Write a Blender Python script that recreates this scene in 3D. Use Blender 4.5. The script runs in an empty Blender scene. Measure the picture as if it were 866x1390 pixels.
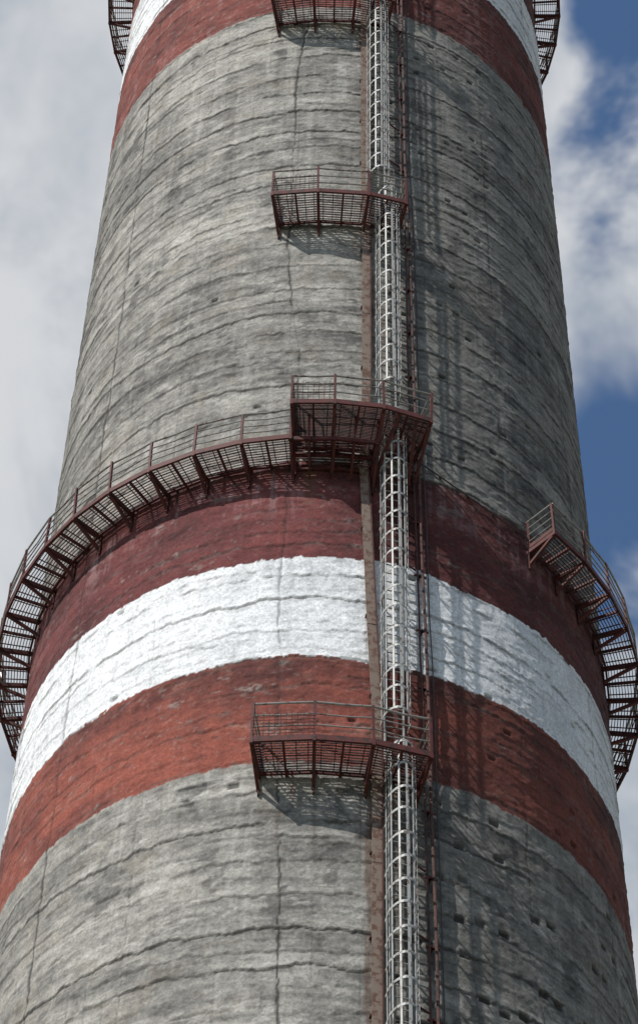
import bpy, math, numpy as np
from mathutils import Vector, Matrix
rng=np.random.default_rng(7)
scene=bpy.context.scene
CX,CY=0.0665,50.0
R0,SL=7.66337,.0131
H=1.6
def RR(zr): return R0-SL*zr
def W(ph,zr,off=0.0):
    a=math.radians(ph); R=RR(zr)+off
    return Vector((CX+R*math.sin(a),CY-R*math.cos(a),zr+H))

# ---------------------------------------------------------------- materials
class NT:
    def __init__(s,name):
        s.m=bpy.data.materials.new(name); s.m.use_nodes=True
        s.t=s.m.node_tree; s.n=s.t.nodes; s.l=s.t.links
        s.b=s.n['Principled BSDF']
    def put(s,sock,v):
        if v is None: return
        if hasattr(v,'is_output'): s.l.new(v,sock)
        else:
            if hasattr(sock.default_value,'__len__') and not hasattr(v,'__len__'): v=(v,)*len(sock.default_value)
            if hasattr(v,'__len__') and len(sock.default_value)==4 and len(v)==3: v=tuple(v)+(1,)
            sock.default_value=v
    def math(s,op,a,b=None,c=None,clamp=False):
        n=s.n.new('ShaderNodeMath'); n.operation=op; n.use_clamp=clamp
        s.put(n.inputs[0],a)
        if b is not None: s.put(n.inputs[1],b)
        if c is not None: s.put(n.inputs[2],c)
        return n.outputs[0]
    def noise(s,vec,scale,detail=4,rough=.55,dist=0):
        n=s.n.new('ShaderNodeTexNoise'); s.put(n.inputs['Vector'],vec)
        n.inputs['Scale'].default_value=scale;n.inputs['Detail'].default_value=detail
        n.inputs['Roughness'].default_value=rough;n.inputs['Distortion'].default_value=dist
        return n.outputs['Fac']
    def scl(s,vec,v,off=(0,0,0)):
        n=s.n.new('ShaderNodeMapping'); s.put(n.inputs['Vector'],vec)
        n.inputs['Scale'].default_value=v; n.inputs['Location'].default_value=off
        return n.outputs[0]
    def rmp(s,v,a,b,lo=0,hi=1,smooth=True):
        n=s.n.new('ShaderNodeMapRange'); n.interpolation_type='SMOOTHSTEP' if smooth else 'LINEAR'
        s.put(n.inputs['Value'],v)
        for k,x in (('From Min',a),('From Max',b),('To Min',lo),('To Max',hi)): s.put(n.inputs[k],x)
        return n.outputs[0]
    def mix(s,f,a,b,mode='MIX'):
        n=s.n.new('ShaderNodeMix'); n.data_type='RGBA'; n.blend_type=mode
        s.put(n.inputs[0],f); s.put(n.inputs[6],a); s.put(n.inputs[7],b)
        return n.outputs[2]
    def bump(s,h,strength,dist):
        n=s.n.new('ShaderNodeBump'); n.inputs['Strength'].default_value=strength; n.inputs['Distance'].default_value=dist
        s.put(n.inputs['Height'],h); return n.outputs[0]

def shaft_material():
    g=NT('painted_weathered_concrete')
    tc=g.n.new('ShaderNodeTexCoord'); P=tc.outputs['Object']
    at=g.n.new('ShaderNodeAttribute'); at.attribute_name='surface_colour'; col=at.outputs['Color']
    n=g.noise(P,15,4,.85)
    f=g.rmp(n,.30,.70,.60,1.40,False)
    v=g.n.new('ShaderNodeVectorMath'); v.operation='SCALE'; g.l.new(col,v.inputs[0]); g.l.new(f,v.inputs['Scale'])
    g.l.new(v.outputs[0],g.b.inputs['Base Color'])
    g.b.inputs['Roughness'].default_value=.92; g.b.inputs['Specular IOR Level'].default_value=.2
    g.l.new(g.bump(g.noise(P,14,5,.85),.7,.03),g.b.inputs['Normal'])
    return g.m

def metal(name,base,rust,amt=.5,rough=.6,sc=6):
    g=NT(name); tc=g.n.new('ShaderNodeTexCoord'); P=tc.outputs['Object']
    n1=g.noise(P,sc,3,.7)
    f=g.rmp(n1,.62-amt*.3,.72-amt*.2)
    g.l.new(g.mix(f,base,rust),g.b.inputs['Base Color']); g.b.inputs['Roughness'].default_value=rough
    g.b.inputs['Specular IOR Level'].default_value=.3
    return g.m
M_shaft=shaft_material()
M_rail=metal('weathered_grey_steel',(.29,.28,.265),(.13,.075,.055),.35)
M_lad=metal('galvanised_ladder_steel',(.33,.33,.315),(.13,.09,.07),.3,.5)
M_brown=metal('red_brown_steel',(.090,.022,.018),(.038,.018,.015),.45,.7)
M_grate=metal('rusty_grating_steel',(.085,.036,.028),(.035,.02,.017),.5,.7)
M_duct=metal('rusty_steel_strip',(.19,.145,.115),(.11,.055,.035),.55)
M_dark=metal('dark_cable',(.05,.045,.045),(.08,.05,.04),.4)
M_glass=metal('red_lamp_glass',(.12,.03,.02),(.06,.03,.02),.2,.25)

# ---------------------------------------------------------------- mesh building
class MB:
    def __init__(s): s.v=[];s.f=[]
    def beam(s,p0,p1,w,h,side=None):
        p0=Vector(p0);p1=Vector(p1);d=(p1-p0)
        if d.length<1e-5:return
        d.normalize()
        if side is None:
            side=d.cross(Vector((0,0,1)))
            if side.length<.05: side=d.cross(Vector((1,0,0)))
        side=(side-d*side.dot(d)).normalized(); up=side.cross(d)
        a=side*(w/2);b=up*(h/2);k=len(s.v)
        for p in (p0,p1): s.v+= [p-a-b,p+a-b,p+a+b,p-a+b]
        s.f+=[(k,k+1,k+2,k+3),(k+7,k+6,k+5,k+4)]+[(k+i,k+4+i,k+4+(i+1)%4,k+(i+1)%4) for i in range(4)]
    def tube(s,p0,p1,r,n=7):
        p0=Vector(p0);p1=Vector(p1);d=(p1-p0).normalized()
        a=d.cross(Vector((0,0,1)))
        if a.length<.05:a=d.cross(Vector((1,0,0)))
        a.normalize();b=d.cross(a);k=len(s.v)
        for p in (p0,p1):
            for i in range(n):
                t=2*math.pi*i/n; s.v.append(p+a*(r*math.cos(t))+b*(r*math.sin(t)))
        s.f+=[(k+i,k+(i+1)%n,k+n+(i+1)%n,k+n+i) for i in range(n)]
        s.f+=[tuple(k+n-1-i for i in range(n)),tuple(k+n+i for i in range(n))]
    def path(s,pts,r,n=7):
        for a,b in zip(pts[:-1],pts[1:]): s.tube(a,b,r,n)
    def obj(s,name,mat,parent=None):
        me=bpy.data.meshes.new(name); me.from_pydata([tuple(v) for v in s.v],[],s.f); me.update()
        o=bpy.data.objects.new(name,me); scene.collection.objects.link(o); me.materials.append(mat)
        if parent: o.parent=parent
        return o
def empty(name):
    o=bpy.data.objects.new(name,None); scene.collection.objects.link(o); o.empty_display_size=.5; return o

# ---------------------------------------------------------------- chimney shaft
def ss(x,a,b):
    t=np.clip((x-a)/(b-a),0,1); return t*t*(3-2*t)
def build_shaft():
    front=np.radians(np.arange(-96,96.01,.285)); back=np.radians(np.arange(98.5,262,2.5))
    ph=np.concatenate([front,back]); NC=len(ph)
    zlow=np.arange(-.5,38.5,1.3); zmid=np.arange(38.6,96,.040); zhi=np.arange(96.4,112.1,1.2)
    zr=np.concatenate([zlow,zmid,zhi]); NR=len(zr); ZT=zr[-1]
    circ=2*math.pi*7
    tphi=((ph+math.pi)/(2*math.pi))%1.0
    def n1(sp):
        m=max(4,int(circ/sp)); a=rng.random(m).astype(np.float32); t=tphi*m
        i=np.floor(t).astype(int);f=t-i; f=f*f*(3-2*f)
        return a[i%m]*(1-f)+a[(i+1)%m]*f
    def n2(sx,sz):
        m=max(4,int(circ/sx)); q=int((ZT+2)/sz)+3
        a=rng.random((q,m)).astype(np.float32)
        t=tphi*m;i=np.floor(t).astype(int);f=(t-i).astype(np.float32);f=f*f*(3-2*f)
        u=(zr+1)/sz+rng.random();j=np.floor(u).astype(int);g=(u-j).astype(np.float32);g=(g*g*(3-2*g))[:,None]
        j=np.minimum(j,q-2)
        A=a[:,i%m]*(1-f)+a[:,(i+1)%m]*f
        return A[j]*(1-g)+A[j+1]*g
    def fbm(sx,sz,octv=5,rough=.6):
        out=0;amp=1;tot=0
        for o in range(octv):
            out=out+amp*n2(sx,sz);tot+=amp;amp*=rough;sx/=1.93;sz/=1.93
            if sx<.05 and sz<.05:break
            sx=max(sx,.045);sz=max(sz,.05)
        r=out/tot
        r=(r-r.mean())/r.std()
        return r.astype(np.float32)
    Z=zr[:,None]*np.ones(NC)[None]; 
    deg=(np.degrees(ph)+180)%360-180; DG=np.ones(NR)[:,None]*deg[None]
    # ------- relief and joints
    r=np.zeros((NR,NC),np.float32); dark=np.zeros((NR,NC),np.float32); tone=np.zeros((NR,NC),np.float32)
    seams=[]; z=.3
    while z<ZT-1:
        seams.append((z,True)); 
        seams.append((z+rng.uniform(.3,.5),False))
        if rng.random()<.6: seams.append((z+rng.uniform(.6,.85),False))
        z+=rng.uniform(.9,1.14)
    for (z0,strong) in seams:
        c=z0+.20*(n1(3.5)-.5)+.11*(n1(.9)-.5)+.08*(n1(.25)-.5)+.06*(n1(.08)-.5)
        k=rng.choice([.6,.75,.9,1.0]) if strong else rng.choice([.3,.5,.75])
        thr=.29 if strong else .46
        it=np.clip((n1(3.0)*.5+n1(.7)*.35+n1(.2)*.35-thr)*3.2,0,1)*k
        wid=.022+.042*n1(.25)
        a=np.searchsorted(zr,z0-.45);b=np.searchsorted(zr,z0+.85)
        zz=zr[a:b,None]; d=zz-c[None]
        up=(d>=0)
        r[a:b]+=np.where(up,(.002+.020*it)[None]*np.clip(1-d/.35,0,1)**2,0)
        r[a:b]-=np.where(~up,(.014*it)[None]*np.clip(1+d/.08,0,1),0)
        dark[a:b]=np.maximum(dark[a:b],it[None]*np.clip(1.2-np.abs(d+.012)/wid[None],0,1))
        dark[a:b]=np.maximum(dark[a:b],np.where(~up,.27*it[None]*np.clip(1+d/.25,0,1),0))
        if strong:
            sh=rng.random(); pn=9; pv=rng.normal(0,.5,pn)+rng.normal(0,.9)
            lt=pv[(np.floor((tphi+sh*.02)*pn).astype(int))%pn]
            m=(zr[:,None]>=c[None])&(zr[:,None]<c[None]+1.3)
            tone=np.where(m,lt[None],tone)
    rough1=fbm(.9,.5,4,.65); rough2=fbm(.16,.12,3,.7)
    r+=.006*rough1+.0035*rough2
    # ------- base tones
    A=fbm(5,3.2,4,.55); B=fbm(1.7,.55,6,.68); C=fbm(.5,.25,4,.75); Dd=fbm(2.6,.16,5,.7)
    VS=fbm(.16,3.5,4,.62); VS2=fbm(.45,7,4,.6); E=fbm(1.0,.8,6,.72); F=fbm(.12,.1,2,.8)
    def L(a,b,f): return a+(b-a)*f[...,None]
    v=lambda *c: np.array(c,np.float32)
    lum=.61+.07*A+.08*B+.08*C+.075*Dd+.08*tone-.035*VS+.065*F
    lum-=.14*ss(VS2,.9,1.9)
    lum-=.16*ss(Z-H,66,78)*ss(Dd*.7+E*.5,.0,1.4)
    lum=np.clip(lum,0,1.2)
    con=L(v(.066,.064,.062),v(.395,.378,.338),lum)
    con=L(con,v(.29,.24,.18),.20*ss(E,.6,1.8))
    con=L(con,v(.080,.077,.074),.6*ss(E,-1.3,-2.0)+.45*ss(Dd,1.3,2.1))
    con=L(con,v(.47,.455,.42),.35*ss(B*.6+C*.6,1.15,1.8))
    con=L(con,v(.48,.47,.445),.22*ss(-VS*.8-VS2*.5,1.3,2.2))
    flank_shade=ss(DG,10.5,15)*ss(180-DG,20,60)  # shade side right of the ladder, painted into the surface colour
    con=con*(1-.36*flank_shade)[...,None]
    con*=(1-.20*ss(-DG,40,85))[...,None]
    # ------- paint
    e=Z-H+.05*fbm(1.8,1.0,3,.6)+.022*fbm(.14,.14,2,.8)
    def band(a,b): return ((e>=a)&(e<b)).astype(np.float32)
    RL=band(46.95,50.28);WB=band(50.28,53.68);RH=band(53.68,57.27);RT=band(79.26,83.4);WT=band(83.4,86.9);RX=band(86.9,90.3)
    PV=fbm(2.0,1.0,5,.6); PF=fbm(.35,.3,4,.75)
    m1=np.clip(.55+.19*PV+.09*PF+.13*tone-.06*VS,0,1)
    red_lo=L(v(.100,.034,.030),v(.270,.078,.054),m1)
    red_lo=L(red_lo,v(.33,.14,.105),.28*ss(PF*.6+C*.5,.9,1.9))
    red_hi=L(v(.080,.027,.028),v(.185,.054,.050),m1)
    red_hi=L(red_hi,v(.33,.21,.215),np.clip(.62*ss(VS*.7+PF*.35+.5*PV,.35,1.8)*ss(Z-H,54.6,56.6),0,1))
    wht=L(v(.45,.46,.47),v(.765,.775,.78),np.clip(.86+.10*PV+.07*PF-.09*VS,0,1))
    wht=L(wht,v(.38,.38,.375),.35*ss(E,1.6,2.3)+.2*ss(VS2,1.1,2.0))
    paint=(RL[...,None]*red_lo+(RH)[...,None]*red_hi+(WB+WT)[...,None]*wht+(RT+RX)[...,None]*(.55*red_lo+.45*red_hi))
    pm=RL+WB+RH+RT+WT+RX
    paint_shade=(1-.45*flank_shade*(RL+RH+RT+RX)-.16*flank_shade*(WB+WT)); paint=paint*paint_shade[...,None]  # same painted shade over the bands, stronger on reds than whites
    G1=fbm(.7,.25,6,.82)
    fl=ss(G1,1.8,2.5)*.45*(RL+RH+RT+RX)+ss(G1,2.1,2.7)*.35*(WB+WT)+.2*ss(F,1.3,2.2)
    fl=np.maximum(fl,dark*ss(PF,-.3,.8)*.5)
    fl=np.clip(fl,0,1)*pm
    alpha=pm*(1-fl)
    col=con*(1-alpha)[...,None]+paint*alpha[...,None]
    # ------- cracks and board joints
    crack=np.zeros((NR,NC),np.float32)
    def zn(sp,amp):
        q=int((ZT+2)/sp)+3;a=rng.random(q);u=(zr+1)/sp;j=np.floor(u).astype(int);g=u-j;g=g*g*(3-2*g)
        return amp*((a[j]*(1-g)+a[j+1]*g)-.5)
    for dc,w,s,wb in ((-6.6,.21,1,4.2),(-51.8,.32,.9,1.2),(38.5,.16,.6,1.6),(62,.3,.6,1),(-30.5,.10,.45,1.2),(26,.12,.5,1.2),(14.5,.12,.6,1.2),(-74,.5,.7,1)):
        cc=dc+zn(7,wb)+zn(1.6,.6)+zn(.45,.5)+zn(.13,.28)
        g=np.clip((zn(2.3,1)+zn(.6,.8)+.55)*2.6,.35 if w>.2 else .05,1)
        ww=w*(1+zn(.5,1.1))
        k=np.clip(1.35-np.abs(DG-cc[:,None])/np.maximum(ww,.05)[:,None],0,1)
        crack=np.maximum(crack,k*(g*s)[:,None])
        r-=(.010*k*(g*s)[:,None]).astype(np.float32)
    pitch=3.72
    kk=np.round(DG/pitch); dd=np.abs(DG-kk*pitch-(.12*np.sin(kk*12.9+Z*.8)))
    bj=np.clip(1.2-dd/.16,0,1)*ss(fbm(pitch*math.pi/180*7,1.6,3,.7),.15,1.1)*.5
    # rectangular tie pockets: one random decision per cell, denser low on the right
    iz=np.floor(Z/1.03).astype(int); ix=np.floor(DG/pitch).astype(int)
    tab=rng.random((256,256)); cell=tab[iz%256,ix%256]; jx=tab[(iz+7)%256,(ix+31)%256]-.5; jz=tab[(iz+91)%256,(ix+5)%256]-.5
    hz=(Z/1.03)%1.0-.5-.22*jz; hx=(DG/pitch)%1.0-.5-.3*jx
    hd=np.maximum(np.abs(hx*.455)*.72,np.abs(hz*1.03))
    low=(Z-H<47)
    prob=np.where(DG>13,np.where(low,.34,.15),.015)
    sz=np.where(low,.10,.078)
    ho=ss(hd,sz,sz-.03)*(cell<prob)*(.65+.35*tab[(iz+3)%256,(ix+77)%256])
    r-=(.06*ho).astype(np.float32)
    dk=np.clip(np.maximum(np.maximum(crack*.9,bj*.5),ho*.97),0,1)*(1-.35*pm)
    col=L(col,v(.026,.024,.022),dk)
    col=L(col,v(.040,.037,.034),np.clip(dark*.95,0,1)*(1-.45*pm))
    rs=ss(np.abs(DG-8.6),2.0,.4)*ss(fbm(.12,3,4,.65),.0,1.4)*.6+ss(np.abs(DG-12.5),2.2,.6)*ss(fbm(.1,2.2,4,.65),.3,1.5)*.5
    for lz in (46.35,57.0,67.4,78.2):
        rs=rs+ss(lz-(Z-H),2.6,.1)*(Z-H<lz)*ss(DG,-11,-8)*ss(-DG,-18,-15)*ss(fbm(.14,2,3,.6),.7,1.9)*.5
    col=L(col,v(.13,.075,.05),np.clip(rs,0,.8))
    col=np.clip(col,.015,.85)
    rows=RR(zr-H)[:,None]+r
    X=rows*np.sin(ph)[None];Y=-rows*np.cos(ph)[None]
    co=np.stack([X,Y,Z],-1).reshape(-1,3).astype(np.float32)
    i=np.arange(NR-1)[:,None]*NC; j=np.arange(NC)[None]; j2=(j+1)%NC
    F=np.stack([i+j,i+j2,i+NC+j2,i+NC+j],-1).reshape(-1,4).astype(np.int32)
    me=bpy.data.meshes.new('shaft'); me.vertices.add(len(co)); me.vertices.foreach_set('co',co.ravel())
    me.loops.add(F.size); me.loops.foreach_set('vertex_index',F.ravel())
    me.polygons.add(len(F)); me.polygons.foreach_set('loop_start',np.arange(0,F.size,4,dtype=np.int32))
    me.polygons.foreach_set('loop_total',np.full(len(F),4,dtype=np.int32))
    me.update(calc_edges=True)
    me.polygons.foreach_set('use_smooth',np.ones(len(F),dtype=bool))
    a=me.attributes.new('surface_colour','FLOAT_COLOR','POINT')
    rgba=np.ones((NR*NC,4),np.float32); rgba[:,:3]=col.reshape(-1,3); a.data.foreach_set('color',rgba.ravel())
    me.materials.append(M_shaft)
    o=bpy.data.objects.new('industrial_chimney',me); scene.collection.objects.link(o); o.location=(CX,CY,0)
    mb=MB(); n=96;zt=ZT
    prof=[(RR(zt)-.05,zt-1.2),(RR(zt)+.25,zt-.9),(RR(zt)+.25,zt+.1),(RR(zt)-.7,zt+.1),(RR(zt)-.7,zt-5)]
    for rr,z in prof:
        for q in range(n): mb.v.append(Vector((rr*math.sin(q*2*math.pi/n),-rr*math.cos(q*2*math.pi/n),z)))
    for a in range(len(prof)-1):
        for q in range(n): mb.f.append((a*n+q,a*n+(q+1)%n,(a+1)*n+(q+1)%n,(a+1)*n+q))
    mb.obj('mouth_rim',M_dark,o)
    return o
chimney=build_shaft()

# ---------------------------------------------------------------- platforms
def platform(name,z,phs,offs,floorin=.07,rail=1.05,brk=.35,closed_ends=(True,True),gs=.075,rstep=.22,mesh_panels=(),deep=(),subrails=(.36,.7),lamps=()):
    """polygonal platform; phs = post angles, offs = outer offset at each post"""
    e=empty(name)
    rl=MB();gr=MB();st=MB();lp=MB()
    N=len(phs)
    for i in range(N):
        p,o=phs[i],offs[i]
        lean=rng.uniform(-.03,.03)
        rad=(W(p,z,1)-W(p,z,0)); rad.z=0; rad.normalize()
        tan=Vector((-rad.y,rad.x,0))
        base=W(p,z-.12,o); top=W(p+rng.uniform(-.15,.15),z+rail+.02,o+lean)
        st.beam(base,top,.055,.055,tan)
        st.beam(W(p,z-.08,-.05),W(p,z-.08,o+.03),.07,.12)
        d=brk
        for a0,dd in deep:
            if abs(a0-p)<.6: d=dd
        st.beam(W(p,z-.14,o*.92),W(p,z-.14-d,.0),.06,.075)
        st.beam(W(p,z+.05,.015),W(p,z-.3-d,.015),.13,.03)
    for i in range(N-1):
        p,q=phs[i],phs[i+1];o,u=offs[i],offs[i+1]
        sag=rng.uniform(-.03,.015)
        for h in (rail,)+tuple(subrails):
            a=W(p,z+h,o);b=W(q,z+h,u);m=(a+b)/2;m.z+=sag-.01;m+=Vector((rng.uniform(-.02,.02),rng.uniform(-.02,.02),0))
            r=.025 if h==rail else .016
            rl.tube(a,m,r);rl.tube(m,b,r)
        st.beam(W(p,z-.03,o),W(q,z-.03,u),.05,.15)
        st.beam(W(p,z-.06,floorin+.02),W(q,z-.06,floorin+.02),.05,.09)
        n=int((max(o,u)-floorin)/gs)
        for k in range(1,n+1):
            t=k/(n+1)
            gr.beam(W(p,z,floorin+(o-floorin)*t),W(q,z,floorin+(u-floorin)*t),.018,.03)
        L=math.radians(abs(q-p))*7.4; m=max(2,int(L/rstep))
        for k in range(m):
            t=(k+.5)/m
            a=W(p,z-.005,floorin).lerp(W(q,z-.005,floorin),t); b=W(p,z-.005,o).lerp(W(q,z-.005,u),t)
            gr.beam(a,b,.016,.028)
        a=W(p,z-.06,0).lerp(W(q,z-.06,0),.5); b=W(p,z-.06,o).lerp(W(q,z-.06,u),.5)
        st.beam(a,b,.045,.07)
        if i in mesh_panels:
            a0,b0=W(p,z,o+.03),W(q,z,u+.03)
            m=int((b0-a0).length/.11)
            for k in range(1,m):
                c=a0.lerp(b0,k/m); gr.tube(c+Vector((0,0,.05)),c+Vector((0,0,.72)),.007,4)
            for k in range(1,7):
                gr.tube(a0+Vector((0,0,.1*k)),b0+Vector((0,0,.1*k)),.007,4)
    for idx,c in ((0,closed_ends[0]),(-1,closed_ends[1])):
        if c:
            p,o=phs[idx],offs[idx]
            for h in (rail,)+tuple(subrails): rl.tube(W(p,z+h,.02),W(p,z+h,o),.022 if h==rail else .015)
            st.beam(W(p,z,.06),W(p,z+rail,.06),.05,.05)
            st.beam(W(p,z+.12,.02),W(p,z+.12,o),.012,.13)
    for p,o in lamps:
        st.tube(W(p,z+rail-.1,o+.03),W(p,z+rail+.12,o+.1),.03)
        lp.tube(W(p,z+rail+.1,o+.1),W(p,z+rail+.36,o+.1),.085,10)
        st.tube(W(p,z+rail+.36,o+.1),W(p,z+rail+.40,o+.1),.1,10)
    rl.obj('railing',M_rail,e); gr.obj('grating',M_grate,e); st.obj('brackets_and_posts',M_brown,e)
    if lp.v: lp.obj('obstruction_lamps',M_glass,e)
    return e
platform('service_balcony',46.62,[-9.3,-.3,8.2,16.8],[1.0,1.0,1.0,.95],mesh_panels=(0,))
platform('service_balcony',67.6,[-10.8,-2.2,7.3,14.6],[1.0,1.0,1.0,.95],mesh_panels=(0,))
platform('service_balcony',78.35,[-13.4,-4.5,4.5,12.6],[1.0,1.0,1.0,.95],mesh_panels=(0,))
main=platform('rest_platform',57.75,[-5.2,1.6,9.4,17.3],[1.4,1.4,1.4,1.3],rail=1.0,brk=.75,mesh_panels=(0,),deep=((9.4,1.3),(17.3,.9)),gs=.042)
def gallery(z,start,end,off,**kw):
    n=int(round((end-start)/8.4)); phs=[start+(end-start)*i/n for i in range(n+1)]
    return platform('ring_gallery',z,phs,[off]*(n+1),subrails=(.3,.55,.8),brk=.42,**kw)
gallery(57.15,-182,-5.6,.85,lamps=((-88,.85),(-96.5,.85)),closed_ends=(False,False))
gallery(56.55,43.5,177.5,.85,closed_ends=(True,False),lamps=((88,.85),))
gallery(90.9,-180,-8,.9,closed_ends=(False,True),lamps=((-90,.9),))
gallery(90.9,14,180,.9,closed_ends=(True,False),lamps=((86,.9),))
platform('rest_platform',91.5,[-8,0,8,14],[1.4,1.4,1.4,1.3])
ub=MB()
for zz_,of in ((57.1,.8),(57.1,.35),(56.95,.05)):
    ub.beam(W(-6,zz_,of),W(2,zz_,of),.06,.12); ub.beam(W(2,zz_,of),W(9,zz_,of),.06,.12)
for p in (-2.5,1.8,5.2,9):
    ub.beam(W(p,57.05,0),W(p,57.05,.85),.06,.1); ub.beam(W(p,57.0,.8),W(p,56.6,0),.05,.06); ub.beam(W(p,57.05,.8),W(p,57.75,1.0),.05,.05)
ub.beam(W(9.4,56.6,.05),W(12,57.7,1.3),.07,.09); ub.beam(W(16,56.5,.05),W(15,57.7,1.2),.07,.09)
for k in range(9):
    o_=.12+k*.08; ub.beam(W(-5.4,57.16,o_),W(7.5,57.16,o_),.018,.03)
ub.obj('lower_joists',M_brown,main)

# ---------------------------------------------------------------- caged ladder
def ladder(segs):
    e=empty('caged_ladder')
    ld=MB();cg=MB();br=MB()
    for (p,z0,z1,c0) in segs:
        nrm=(W(p,z0,1)-W(p,z0,0)).normalized(); tan=Vector((-nrm.y,nrm.x,0))
        def L(z,u,o): return W(p,z,o)+tan*u
        for u in (-.2,.2): ld.beam(L(z0,u,.24),L(z1,u,.24),.06,.03,nrm)
        z=z0+.1
        while z<z1: ld.tube(L(z,-.2,.24),L(z,.2,.24),.016,6); z+=.3
        z=z0+.4
        while z<z1:
            for u in (-.2,.2): br.beam(L(z,u,0),L(z,u,.24),.04,.04)
            z+=2.4
        def hoop(a,z):
            return L(z,.315*math.cos(a)*(1.0 if math.sin(a)>.25 else .92),.26+.60*math.sin(a))
        z=z0+c0; zc0=z; last=z
        while z<z1:
            jit=rng.uniform(-.035,.035); n=14; pr=None
            A=[math.pi*(-.02+1.04*i/n) for i in range(n+1)]
            tl=rng.uniform(-.06,.06); dx=rng.uniform(-.015,.015)
            for a in A:
                q=hoop(a,z+jit+tl*math.cos(a))+tan*(dx*math.sin(a))
                if pr is not None: cg.beam(pr,q,.01,.065)
                pr=q
            last=z; z+=.66
        for a in (.04,.2,.35,.5,.65,.8,.96):
            a*=math.pi
            zq=zc0
            while zq<last-.01:
                zn=min(zq+.66,last)
                cg.beam(hoop(a,zq-.03),hoop(a,zn+.03),.042,.010,(hoop(a+.1,zq)-hoop(a-.1,zq)).normalized()); zq=zn
    ld.obj('ladder_rails_and_rungs',M_lad,e); cg.obj('safety_cage',M_lad,e); br.obj('wall_brackets',M_brown,e)
ladder([(10.3,79.4,91.5,1.2),(10.0,68.4,79.3,.9),(11.9,58.6,68.5,1.2),(12.6,47.0,58.7,1.0),(13.2,2.5,47.4,.9)])

def strip():
    e=empty('steel_cable_duct')
    mb=MB(); hl=MB()
    pts=[(9.9,3),(9.9,41.7),(10.0,46.4),(9.9,48.8),(9.1,51.4),(8.3,54.5),(7.6,57),(8.1,60.8),(7.9,66),(7.6,70.3),(7.3,79),(7.2,92)]
    for (a,b),(c,d) in zip(pts[:-1],pts[1:]):
        t=Vector((math.cos(math.radians(a)),math.sin(math.radians(a)),0))
        n=max(1,int((d-b)/2.0))
        for k in range(n):
            f0,f1=k/n,(k+1)/n
            z0=b+(d-b)*f0;z1=b+(d-b)*f1
            j=rng.uniform(-.02,.02)
            mb.beam(W(a+(c-a)*f0,z0,.10+j*.3),W(a+(c-a)*f1,z1-.012,.10+j*.3),.20,.05,t)
            hl.beam(W(a+(c-a)*f0+.85,z0,.09),W(a+(c-a)*f1+.85,z1,.09),.03,.14,t)
            hl.beam(W(a+(c-a)*f0-1.1,z0+.3,.07),W(a+(c-a)*f0+1.1,z0+.3,.07),.1,.04)
    mb.obj('duct_cover',M_duct,e); hl.obj('duct_angle_and_clamps',M_grate,e)
strip()
def pipes():
    e=empty('conduit_pipes')
    mb=MB();cl=MB();ca=MB()
    pts=[(19.2,3),(19.1,42),(18.8,49),(18.1,57),(17.4,61),(17.3,67),(16.6,70.6),(16.5,79.2),(16.4,92)]
    for dphi,r,of in ((0,.035,.16),(-1.0,.022,.14),(1.3,.014,.07)):
        pl=[]
        for (a,b),(c,d) in zip(pts[:-1],pts[1:]):
            n=max(1,int((d-b)/1.5))
            for k in range(n): pl.append(W(a+(c-a)*k/n+dphi+rng.uniform(-.08,.08),b+(d-b)*k/n,of+rng.uniform(-.01,.02)))
        pl.append(W(pts[-1][0]+dphi,92,of)); (mb if r>.02 else ca).path(pl,r)
    for z in np.arange(4,92,1.9):
        a=np.interp(z,[q[1] for q in pts],[q[0] for q in pts])
        cl.beam(W(a-1.6,z,.13),W(a+.7,z,.13),.03,.05); cl.beam(W(a-.5,z,0),W(a-.5,z,.17),.05,.05)
        if rng.random()<.75: cl.beam(W(a-1.2,z+.2,.1),W(a-3.9,z+.2,.25),.03,.035)
    mb.obj('pipes',M_grate,e); cl.obj('clamps',M_brown,e); ca.obj('cable',M_dark,e)
pipes()
lc=MB()
pts=[W(17+29*t,57.85-.9*t-.35*math.sin(math.pi*t),.06) for t in np.linspace(0,1,16)]
lc.path(pts,.02,6)
for k in (3,6,9,12): lc.beam(pts[k],pts[k]-Vector((0,-.12,0)),.05,.05)
lc.obj('lightning_conductor_cable',M_dark)

# ---------------------------------------------------------------- ground
g=NT('gravel_and_grass'); tc=g.n.new('ShaderNodeTexCoord'); P=tc.outputs['Object']
c=g.mix(g.rmp(g.noise(P,.05,3,.65),.42,.58),(.16,.145,.12),(.06,.085,.035))
c=g.mix(g.math('MULTIPLY',g.noise(P,3,2,.7),.6),c,(.2,.19,.16)); g.l.new(c,g.b.inputs['Base Color']); g.b.inputs['Roughness'].default_value=.95
me=bpy.data.meshes.new('ground'); n=40; S=3000
vs=[((i/n-.5)*2*S,(j/n-.5)*2*S,0) for j in range(n+1) for i in range(n+1)]
me.from_pydata(vs,[],[(j*(n+1)+i,j*(n+1)+i+1,(j+1)*(n+1)+i+1,(j+1)*(n+1)+i) for j in range(n) for i in range(n)])
me.materials.append(g.m); o=bpy.data.objects.new('ground',me); scene.collection.objects.link(o)

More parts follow.
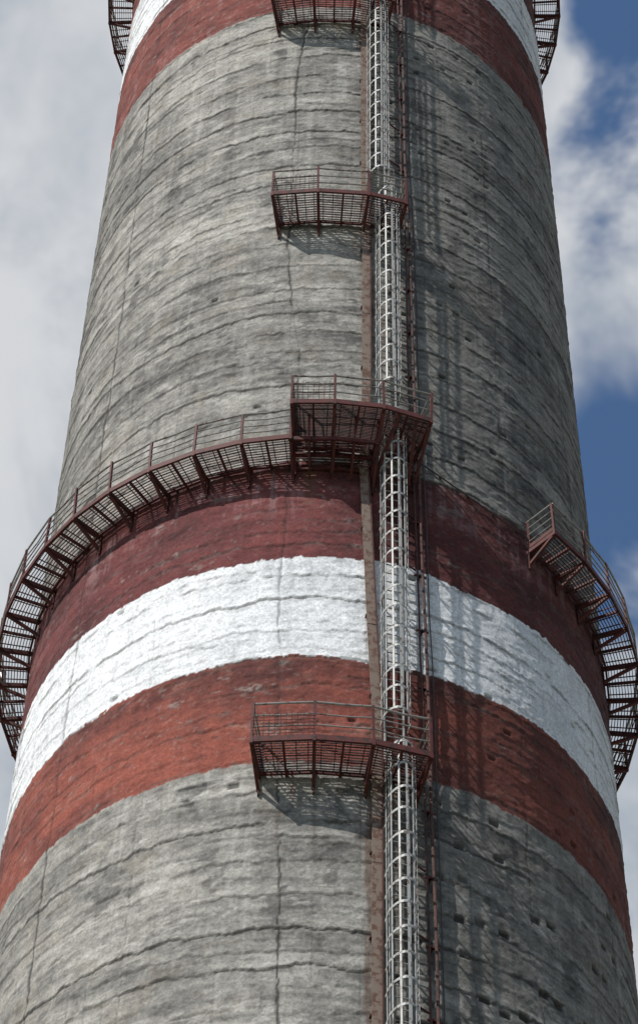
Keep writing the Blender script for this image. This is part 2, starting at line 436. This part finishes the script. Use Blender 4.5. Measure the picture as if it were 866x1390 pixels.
# ---------------------------------------------------------------- light
AZ,EL=math.radians(48),math.radians(46)
sd=Vector((-math.sin(AZ)*math.cos(EL),-math.cos(AZ)*math.cos(EL),math.sin(EL)))
sun=bpy.data.lights.new('sun','SUN'); sun.energy=5.0; sun.angle=math.radians(.45); sun.color=(1,.965,.915)
so=bpy.data.objects.new('sun',sun); scene.collection.objects.link(so); so.rotation_euler=sd.to_track_quat('Z','Y').to_euler(); so.location=(-60,-40,120)
w=bpy.data.worlds.new('World'); scene.world=w; w.use_nodes=True
nt=w.node_tree; nt.nodes.clear(); G=NT.__new__(NT); G.t=nt;G.n=nt.nodes;G.l=nt.links
tc=G.n.new('ShaderNodeTexCoord'); V=tc.outputs['Generated']
sky=G.n.new('ShaderNodeTexSky'); sky.sky_type='NISHITA'; sky.sun_disc=False; sky.sun_elevation=EL; sky.sun_rotation=math.atan2(sd.x,sd.y)
sky.dust_density=.2; sky.ozone_density=2.5
hs=G.n.new('ShaderNodeHueSaturation'); hs.inputs['Saturation'].default_value=1.08; G.l.new(sky.outputs[0],hs.inputs['Color'])
sxyz=G.n.new('ShaderNodeSeparateXYZ'); G.l.new(V,sxyz.inputs[0]); sX,sY,sZ=sxyz.outputs
cn=G.noise(G.scl(V,(1,1,1),(.3,.1,.2)),10,5,.58,.3)
def gs(c,s_):
    d=G.math('DIVIDE',G.math('SUBTRACT',sZ,c),s_); return G.math('POWER',2.718,G.math('MULTIPLY',G.math('MULTIPLY',d,d),-1.0))
gap=G.math('ADD',gs(.884,.026),gs(.789,.032))
bias=G.math('SUBTRACT',.17,G.math('MULTIPLY',G.math('MULTIPLY',G.rmp(sX,.064,.088),gap),.36))
# broken cloud away from the solid bank (less fill from behind the viewer)
bias=G.math('SUBTRACT',bias,G.math('MULTIPLY',G.rmp(sY,.35,-.3),.20))
mask=G.rmp(G.math('ADD',cn,bias),.41,.62)
shade=G.noise(G.scl(V,(1,1,1),(5,1,3)),8,5,.6,.4)
cc=G.mix(G.rmp(shade,.32,.62),(.45,.51,.59),(.80,.82,.85))
b1=G.n.new('ShaderNodeBackground'); G.l.new(hs.outputs[0],b1.inputs[0]); b1.inputs[1].default_value=.12
b2=G.n.new('ShaderNodeBackground'); G.l.new(cc,b2.inputs[0]); b2.inputs[1].default_value=.82
mx=G.n.new('ShaderNodeMixShader'); G.l.new(mask,mx.inputs[0]); G.l.new(b1.outputs[0],mx.inputs[1]); G.l.new(b2.outputs[0],mx.inputs[2])
ow=G.n.new('ShaderNodeOutputWorld'); G.l.new(mx.outputs[0],ow.inputs[0])

# ---------------------------------------------------------------- camera
cam=bpy.data.cameras.new('camera'); co=bpy.data.objects.new('camera',cam); scene.collection.objects.link(co)
cam.sensor_fit='VERTICAL'; cam.sensor_height=24; cam.lens=4243.77/1390*24; cam.clip_end=8000; cam.clip_start=.5
Mx=Matrix.Rotation(math.pi/2+.90974,4,'X')@Matrix.Rotation(.02568,4,'Z')
co.matrix_world=Matrix.Translation((0,0,H))@Mx
scene.camera=co
scene.view_settings.view_transform='Standard'; scene.view_settings.look='None'; scene.view_settings.exposure=0
